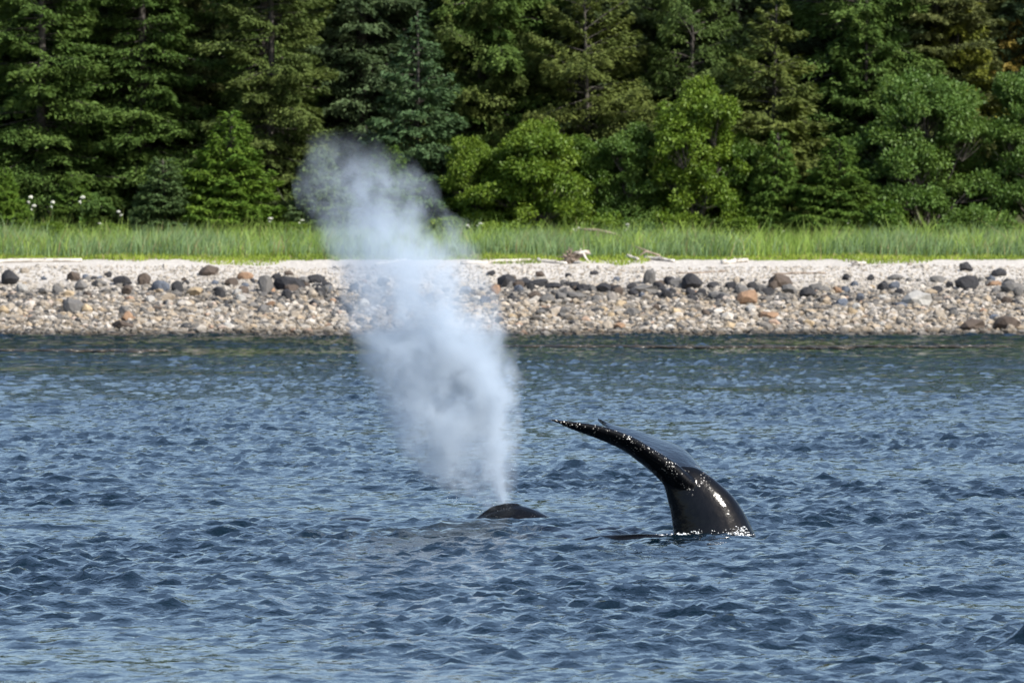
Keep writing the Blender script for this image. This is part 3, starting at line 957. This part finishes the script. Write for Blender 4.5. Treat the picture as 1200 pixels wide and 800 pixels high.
# the upturned stump with its roots
def stump():
    p = beach_pt(676, 309)
    rng = np.random.default_rng(3)
    mb = MB()
    mb.tube([(-0.38, 0, 0.02), (-0.12, 0.05, 0.22), (0.2, 0.1, 0.36), (0.42, 0.2, 0.40)], [0.15, 0.14, 0.11, 0.07], 9)
    for k in range(20):
        a = 2 * math.pi * k / 20 + rng.normal() * .25
        l = rng.uniform(.2, .42)
        d = np.array([math.cos(a) + rng.normal() * .2, -0.35 + rng.normal() * .35, math.sin(a)])
        d /= np.linalg.norm(d)
        b = np.array([-0.24, 0, 0.2])
        e = b + d * l
        e[2] = max(e[2], 0.0)
        mb.tube([b, b + d * l * .5 + rng.normal(size=3) * .04, e + rng.normal(size=3) * .04], [.06, .04, .012], 5)
    o = link('driftwood_stump', mb.mesh('driftwood_stump', M['drift_dark']))
    o.location = p
    o.scale = (1.3, 1.3, 1.3)
    tag(o, 'upturned driftwood stump with tangled roots at the grass edge', 'stump')
    b2 = MB()  # bleached piece; pale colour paints in the sunlit top over darker shaded roots
    b2.tube([(-0.08, -0.16, 0.40), (0.1, -0.14, 0.36), (0.3, -0.1, 0.42), (0.47, 0.0, 0.33)], [.03, .06, .055, .02], 7)
    b2.tube([(0.2, -.12, .38), (0.3, -.16, .2), (0.42, -.18, .05)], [.05, .035, .015], 6)
    b2.tube([(0.1, -.13, .37), (0.14, -.15, .52)], [.035, .01], 5)
    link('bleached_lit_trunk', b2.mesh('bleached_lit_trunk', M['drift']), o)


stump()


# ------------------------------------------------------------------ kelp lines on the calm water
def kelp(px0, px1, py, n, seed, label):
    rng = np.random.default_rng(seed)
    d = FPX * CAM_H / (py - HOR)
    x = np.linspace((px0 - 600) * d / FPX, (px1 - 600) * d / FPX, n) + rng.normal(size=n) * .3
    y = d + rng.normal(size=n) * 1.0 + np.sin(x * .4 + seed) * 1.2
    sc = np.stack([rng.uniform(.15, .6, n), rng.uniform(.1, .4, n), rng.uniform(.02, .055, n)], 1)
    V = IV1[None] * (1 + rng.normal(size=(n, 12, 1)) * .2) * sc[:, None] + np.stack([x, y, np.full(n, .03)], 1)[:, None]
    F = (IF1[None] + 12 * np.arange(n)[:, None, None]).reshape(-1, 3)
    tag(link('kelp', mesh_np('kelp', V.reshape(-1, 3), F, M['kelp'], True)), label, 'kelp', kind='stuff')


kelp(600, 1170, 407, 420, 1, 'thin dark line of floating kelp off the beach beyond the tail')
kelp(-40, 175, 412, 120, 2, 'thin dark line of floating kelp off the beach at the long log')


# ------------------------------------------------------------------ whales
def remeshed(name, V, faces, voxel, mat, smooth_it=6):
    me = mesh_np(name, V, faces)
    o = link(name, me)
    m = o.modifiers.new('r', 'REMESH'); m.mode = 'VOXEL'; m.voxel_size = voxel; m.use_smooth_shade = True
    s = o.modifiers.new('s', 'SMOOTH'); s.factor = 0.5; s.iterations = smooth_it
    dg = bpy.context.evaluated_depsgraph_get()
    new = bpy.data.meshes.new_from_object(o.evaluated_get(dg))
    new.name = name
    o.modifiers.clear()
    o.data = new
    new.materials.clear(); new.materials.append(mat)
    new.polygons.foreach_set('use_smooth', np.ones(len(new.polygons), bool))
    return o


def catmull(rows, k):
    """smooth a list of equal-length number rows to k times as many"""
    R = np.array(rows, float); n = len(R); out = []
    for i in range(n - 1):
        p0, p1, p2, p3 = R[max(i - 1, 0)], R[i], R[i + 1], R[min(i + 2, n - 1)]
        for j in range(k):
            t = j / k
            out.append(0.5 * (2 * p1 + (p2 - p0) * t + (2 * p0 - 5 * p1 + 4 * p2 - p3) * t * t + (3 * p1 - p0 - 3 * p2 + p3) * t ** 3))
    out.append(R[-1])
    return np.array(out)


def loft(rings):
    n, m = len(rings), len(rings[0])
    V = np.concatenate(rings)
    F = []
    for i in range(n - 1):
        for k in range(m):
            a, b = i * m + k, i * m + (k + 1) % m
            F.append((a, b, b + m, a + m))
    V = np.concatenate([V, [np.mean(rings[0], 0)], [np.mean(rings[-1], 0)]])
    T = [(n * m, (k + 1) % m, k) for k in range(m)] + [(n * m + 1, (n - 1) * m + k, (n - 1) * m + (k + 1) % m) for k in range(m)]
    return V, np.array(F), np.array(T)


WD = 128.4


def diving_whale():
    mb = MB()
    # tail stock: left edge, right edge (photo pixels) and half thickness across
    prof = [(660, 900, 700, 1040, 0.85), (690, 800, 850, 880, 0.85), (745, 735, 918, 760, 0.72), (785, 680, 908, 686, 0.56), (789, 640, 893, 642, 0.47), (789, 626, 885, 626, 0.43), (786, 602, 873, 602, 0.37), (782, 585, 860, 582, 0.31),
            (779, 572, 842, 565, 0.25), (775, 563, 826, 553, 0.20), (772, 558, 814, 547, 0.14), (770, 555, 800, 545, 0.06)]
    rings = []
    for (lx, ly, rx, ry, b) in catmull(prof, 5):
        A, B = np.array(P(lx, ly, WD)), np.array(P(rx, ry, WD))
        c = (A + B) / 2; h = (B - A) / 2
        ring = []
        for k in range(28):
            a = 2 * math.pi * k / 28
            ca, sa = math.cos(a), math.sin(a)
            ring.append(c + h * np.sign(ca) * abs(ca) ** 1.0 + np.array([0, b, 0]) * np.sign(sa) * abs(sa) ** 0.9)
        rings.append(np.array(ring))
    mb.add(*loft(rings))
    # flukes: leading edge, trailing edge, depths, thickness from the near tip to the far tip
    st = [(640.5, 490, 641, 491.5, -1.50, -1.48, .02), (655, 492, 655, 497, -1.42, -1.36, .045), (672, 494.5, 670, 503.5, -1.30, -1.15, .07), (705, 500, 699, 514, -1.02, -.78, .10), (740, 513, 727, 526, -.75, -.42, .13),
          (768, 530, 746, 539, -.50, -.16, .16), (795, 548, 764, 553, -.34, -.03, .19), (816, 567, 777, 565, -.24, 0, .20), (822, 566, 775, 550, -.02, .0, .22), (822, 551, 778, 548, .6, -.1, .14),
          (802, 527, 765, 543, 1.5, -.2, .10), (774, 514.5, 745, 533, 1.85, .1, .08), (750, 505.5, 722, 521, 2.05, .7, .07), (730, 501, 712, 505, 2.2, 1.6, .06), (720, 501, 708, 496, 2.3, 2.1, .07), (710, 498, 703, 491.5, 2.36, 2.3, .06), (700.5, 491, 700.5, 489.5, 2.42, 2.4, .04)]
    pts = []
    for (lx, ly, tx_, ty, dl, dt, th) in catmull(st, 5):
        pts.append((np.array(P(lx, ly, WD + dl)), np.array(P(tx_, ty, WD + dt)), th))
    rings = []
    for i, (L, T, th) in enumerate(pts):
        a = pts[max(i - 1, 0)]; b = pts[min(i + 1, len(pts) - 1)]
        span = (b[0] + b[1]) / 2 - (a[0] + a[1]) / 2
        ch = T - L
        nrm = np.cross(ch, span); nrm /= np.linalg.norm(nrm) + 1e-9
        ring = []
        m = 10
        for k in range(2 * m):
            a_ = math.pi * k / m
            f = 0.5 - 0.5 * math.cos(a_)
            t = th * 1.1 * (math.sqrt(max(f, 0)) * 1.2 * (1 - f) + 0.06)
            ring.append(L + ch * f + nrm * t * (1 if k <= m else -1))
        rings.append(np.array(ring))
    mb.add(*loft(rings))
    # the back lying awash in front of the tail, joined to the body below the surface
    rows = [(5.0 * .1 + 2.9, 127.9, -1.1, .5), (2.6, 127.4, -.55, .42), (2.2, 127.1, -.26, .33), (1.6, 127.0, -.193, .27), (1.1, 127.0, -.23, .25), (.6, 126.9, -.42, .2), (.2, 127, -.7, .12)]
    R = catmull(rows, 5)
    mb.tube(R[:, :3], R[:, 3], 14)
    V = np.concatenate(mb.v); 
    o = remeshed('humpback_whale', V, [np.concatenate(mb.q), np.concatenate(mb.t)], 0.022, M['whale'], 5)
    co = np.empty(len(o.data.vertices) * 3); o.data.vertices.foreach_get('co', co); co = co.reshape(-1, 3)
    LE = np.array([p[0] for p in pts[:45]])
    LE = np.concatenate([LE, [np.array(P(x, y, WD - .2)) for (x, y) in ((835, 562),)]])
    d2 = np.min(((co[:, None, :] - LE[None, ::2]) ** 2).sum(2), 1)
    at = o.data.attributes.new('edge', 'FLOAT', 'POINT')
    at.data.foreach_set('value', np.clip(1.3 - np.sqrt(d2) / 0.16, 0, 1).astype(np.float32))
    tag(o, 'black humpback whale diving with its arched tail flukes raised above water', 'whale')
    return o


diving_whale()


def surfacing_whale():
    D = 134.0
    s = D / FPX
    # stations along the body, head towards +x: x, crest height, half width, body half height, sideways
    x0 = (600 - 600) * s
    rows = [(-6.2, -1.1, .35, .4, 1.6), (-5.0, -.55, .7, .7, 1.2), (-4.0, -.22, .95, .9, .9), (-3.0, -.03, 1.05, 1.0, .6), (-2.55, .055, 1.05, 1.0, .5), (-2.2, .03, 1.05, 1.0, .4), (-1.6, -.06, 1.05, 1.0, .25), (-1.0, -.07, 1.0, 1.0, .1), (-.65, .03, .9, .95, 0.03),
            (-.42, .13, .75, .9, 0), (-.12, .235, .65, .9, 0), (.08, .25, .62, .9, 0), (.33, .19, .62, .85, 0), (.62, .05, .7, .8, 0), (.9, -.14, .75, .7, 0), (1.5, -.4, .75, .6, 0), (2.3, -.6, .55, .4, 0), (2.9, -.75, .25, .2, 0)]
    rings = []
    for (x, top, hw, hh, sy) in catmull(rows, 5):
        ring = []
        for k in range(32):
            a = 2 * math.pi * k / 32
            ca, sa = math.cos(a), math.sin(a)
            ring.append((x, D + sy + hw * ca, top - hh + hh * sa))
        rings.append(np.array(ring))
    mb = MB()
    mb.add(*loft(rings))
    for sg in (-1, 1):   # the raised lips of the two blowholes
        pts = [(-.5, D + sg * .10 - .02, .07), (-.3, D + sg * .11, .175), (-.1, D + sg * .10, .225), (.1, D + sg * .04, .235)]
        mb.tube(pts, [.03, .055, .055, .04], 8)
    o = remeshed('humpback_whale', np.concatenate(mb.v), [np.concatenate(mb.q), np.concatenate(mb.t)], 0.03, M['whale'], 3)
    at = o.data.attributes.new('edge', 'FLOAT', 'POINT')
    at.data.foreach_set('value', np.full(len(o.data.vertices), 0.05, np.float32))
    o.location.z = 0.035
    tag(o, 'low black whale back and blowhole breaking the surface under the blow', 'whale')


surfacing_whale()


# ------------------------------------------------------------------ foam and droplets
def blobs(name, pts, rads, mat, label, cat, parent=None, flat=1.0):
    pts = np.array(pts); n = len(pts)
    rng = np.random.default_rng(len(name))
    V = IV1[None] * (1 + rng.normal(size=(n, 12, 1)) * .2) * np.array(rads)[:, None, None] * np.array([1, 1, flat]) + pts[:, None]
    F = (IF1[None] + 12 * np.arange(n)[:, None, None]).reshape(-1, 3)
    o = link(name, mesh_np(name, V.reshape(-1, 3), F, mat, True), parent)
    return tag(o, label, cat, kind='stuff')


rng = np.random.default_rng(77)
fp, fr_ = [], []
for (px, py, sx, sy, n) in [(800, 626, 7, 1.4, 60), (818, 625, 5, 2.0, 30), (864, 625, 8, 1.8, 100), (868, 621, 6, 3, 50), (775, 627, 12, 1.0, 40), (875, 627, 7, 1.2, 40), (752, 629, 10, .8, 15), (835, 624, 20, 3, 20)]:
    for _ in range(n):
        a, b = rng.normal() * sx * .7 + px, py + rng.normal() * sy * .7
        fp.append(P(a, min(b, 629), WD - .47)[:]); fr_.append(np.exp(rng.normal(-4.9, .55)))
blobs('foam', fp, fr_, M['foam'], 'white splashing foam round the base of the raised tail', 'foam', None, 0.45)


# ------------------------------------------------------------------ the blow: a drifting column of fine spray
def blow():
    D = 134.0
    s = D / FPX
    base = P(588, 600, D)
    tab = [(600, 566, 603), (594, 558, 605), (575, 515, 609), (550, 480, 612), (500, 448, 616), (450, 430, 616), (400, 404, 604), (350, 384, 590), (300, 376, 570), (250, 358, 535), (200, 346, 500), (175, 350, 472), (160, 358, 450), (150, 375, 432)]
    zmax = (600 - 150) * s
    zs = [(600 - r[0]) * s / zmax for r in tab]
    cx = [((r[1] + r[2]) / 2 - 588) * s for r in tab]
    rx = [(r[2] - r[1]) / 2 * s for r in tab]
    rings = []
    for z, c, r in zip(zs, cx, rx):
        rings.append(np.array([(c + 1.12 * r * math.cos(2 * math.pi * k / 24), 0.85 * r * math.sin(2 * math.pi * k / 24), z * zmax) for k in range(24)]))
    R = catmull([r.ravel() for r in rings], 2)
    mb = MB(); mb.add(*loft([r.reshape(-1, 3) for r in R]))
    t = NT('blow_mist')
    tc = t.n('ShaderNodeTexCoord')
    sx = t.n('ShaderNodeSeparateXYZ', {0: tc.outputs['Object']})
    x, y, z = sx.outputs
    f = t.math('DIVIDE', z, zmax, clamp=True)

    def curve(vals, lo, hi):
        n = t.n('ShaderNodeFloatCurve')
        c = n.mapping.curves[0]
        pts = [(a, (b - lo) / (hi - lo)) for a, b in vals]
        c.points[0].location = pts[0]; c.points[1].location = pts[-1]
        for q in pts[1:-1]: c.points.new(*q)
        n.mapping.update()
        t.set(n.inputs['Value'], f)
        return t.math('MULTIPLY_ADD', n.outputs[0], hi - lo, lo)
    wn_ = t.n('ShaderNodeTexNoise', {'Vector': tc.outputs['Object'], 'Scale': 1.5, 'Detail': 4.0, 'Roughness': 0.6})
    ws = t.n('ShaderNodeSeparateXYZ', {0: wn_.outputs['Color']})
    wamp = t.math('MULTIPLY_ADD', f, 0.9, 0.5)
    x = t.math('ADD', x, t.math('MULTIPLY', t.math('SUBTRACT', ws.outputs[0], 0.5), wamp))
    y = t.math('ADD', y, t.math('MULTIPLY', t.math('SUBTRACT', ws.outputs[1], 0.5), wamp))
    C = curve(list(zip(zs, cx)), -4, 1)
    Rr = curve(list(zip(zs, rx)), 0, 2)
    # slow billows bend the column, finer noise breaks it up
    mp = t.n('ShaderNodeMapping'); t.set(mp.inputs['Vector'], tc.outputs['Object']); mp.inputs['Scale'].default_value = (1, 1, .85); mp.inputs['Rotation'].default_value = (0, .35, 0)
    n1 = t.noise(1.6, 5.0, 0.58, mp.outputs[0], 0.7)
    n2 = t.noise(2.7, 4.0, 0.6, mp.outputs[0], 0.8)
    dx = t.math('DIVIDE', t.math('SUBTRACT', x, C), Rr)
    dy = t.math('DIVIDE', y, t.math('MULTIPLY', Rr, 0.8))
    d = t.math('SQRT', t.math('ADD', t.math('MULTIPLY', dx, dx), t.math('MULTIPLY', dy, dy)))
    edge = t.math('SUBTRACT', 1.0, d, clamp=True)
    endf = t.math('MULTIPLY', t.math('MULTIPLY', t.math('SUBTRACT', 1.0, f), 7.0, clamp=True), 1.0)
    nn = t.math('MULTIPLY_ADD', n1, 0.62, t.math('MULTIPLY', n2, 0.38))
    nn = t.math('MULTIPLY_ADD', nn, 9.0, -3.9, clamp=True)
    body = t.math('MULTIPLY', t.math('MULTIPLY', t.math('POWER', edge, 0.6), nn), endf)
    dens = curve([(0, 1.5), (.06, 1.4), (.15, 1.7), (.32, 1.9), (.46, 1.5), (.55, 1.1), (.65, .9), (.75, .68), (.9, .5), (1, .4)], 0, 3)
    body = t.math('MULTIPLY', body, dens)
    # the denser jet on the right hand side
    jt = [(600, 590, 7), (575, 584, 11), (540, 575, 17), (500, 570, 24), (460, 568, 34), (430, 550, 42), (400, 525, 46), (340, 480, 46), (280, 450, 40), (200, 420, 34), (150, 400, 20)]
    jz = [(600 - r[0]) * s / zmax for r in jt]
    JC = curve([(a, (r[1] - 588) * s) for a, r in zip(jz, jt)], -4, 1)
    JR = curve([(a, r[2] * s) for a, r in zip(jz, jt)], 0, 2)
    ex = t.math('DIVIDE', t.math('SUBTRACT', x, JC), JR)
    ey = t.math('DIVIDE', y, JR)
    ed = t.math('SUBTRACT', 1.0, t.math('SQRT', t.math('ADD', t.math('MULTIPLY', ex, ex), t.math('MULTIPLY', ey, ey))), clamp=True)
    mp2 = t.n('ShaderNodeMapping'); t.set(mp2.inputs['Vector'], tc.outputs['Object']); mp2.inputs['Scale'].default_value = (1.5, 1.5, 1.0); mp2.inputs['Rotation'].default_value = (0, .3, 0)
    n3 = t.noise(2.2, 4.0, 0.6, mp2.outputs[0], 0.4)
    n3 = t.math('MULTIPLY_ADD', n3, 7.0, -2.9, clamp=True)
    jd = curve([(0, 3.0), (.06, 2.8), (.15, 2.1), (.3, 2.0), (.42, 1.2), (.55, .5), (.7, .15), (1, 0)], 0, 3)
    jet = t.math('MULTIPLY', t.math('MULTIPLY', ed, n3), t.math('MULTIPLY', jd, 4.2))
    tot = t.math('ADD', t.math('MULTIPLY', body, 2.2), jet)
    v = t.n('ShaderNodeVolumePrincipled', {'Color': rgb(0.80, 0.895, 1.0), 'Density': tot, 'Anisotropy': 0.15})
    t.t.links.new(v.outputs[0], t.out.inputs['Volume'])
    t.m.cycles.volume_step_rate = 0.22
    o = link('whale_blow', mb.mesh('whale_blow', t.m))
    o.location = base
    tag(o, 'tall drifting column of white mist blown from the whale', 'blow', kind='stuff')
    # single droplets flung out round the column
    rng = np.random.default_rng(15)
    dp, dr = [], []
    for _ in range(420):
        py = rng.uniform(430, 606)
        l = np.interp(py, [430, 500, 550, 606], [440, 462, 485, 540]); r = np.interp(py, [430, 606], [618, 606])
        px = rng.uniform(l, l + 60) if rng.random() < .55 else rng.uniform(l, r)
        q = P(px, py, D + rng.normal() * .3) - base
        if q.z < .0: continue
        dp.append(q[:]); dr.append(rng.uniform(.002, .0055))
    blobs('droplets', dp, dr, M['foam'], None, None, o)


blow()
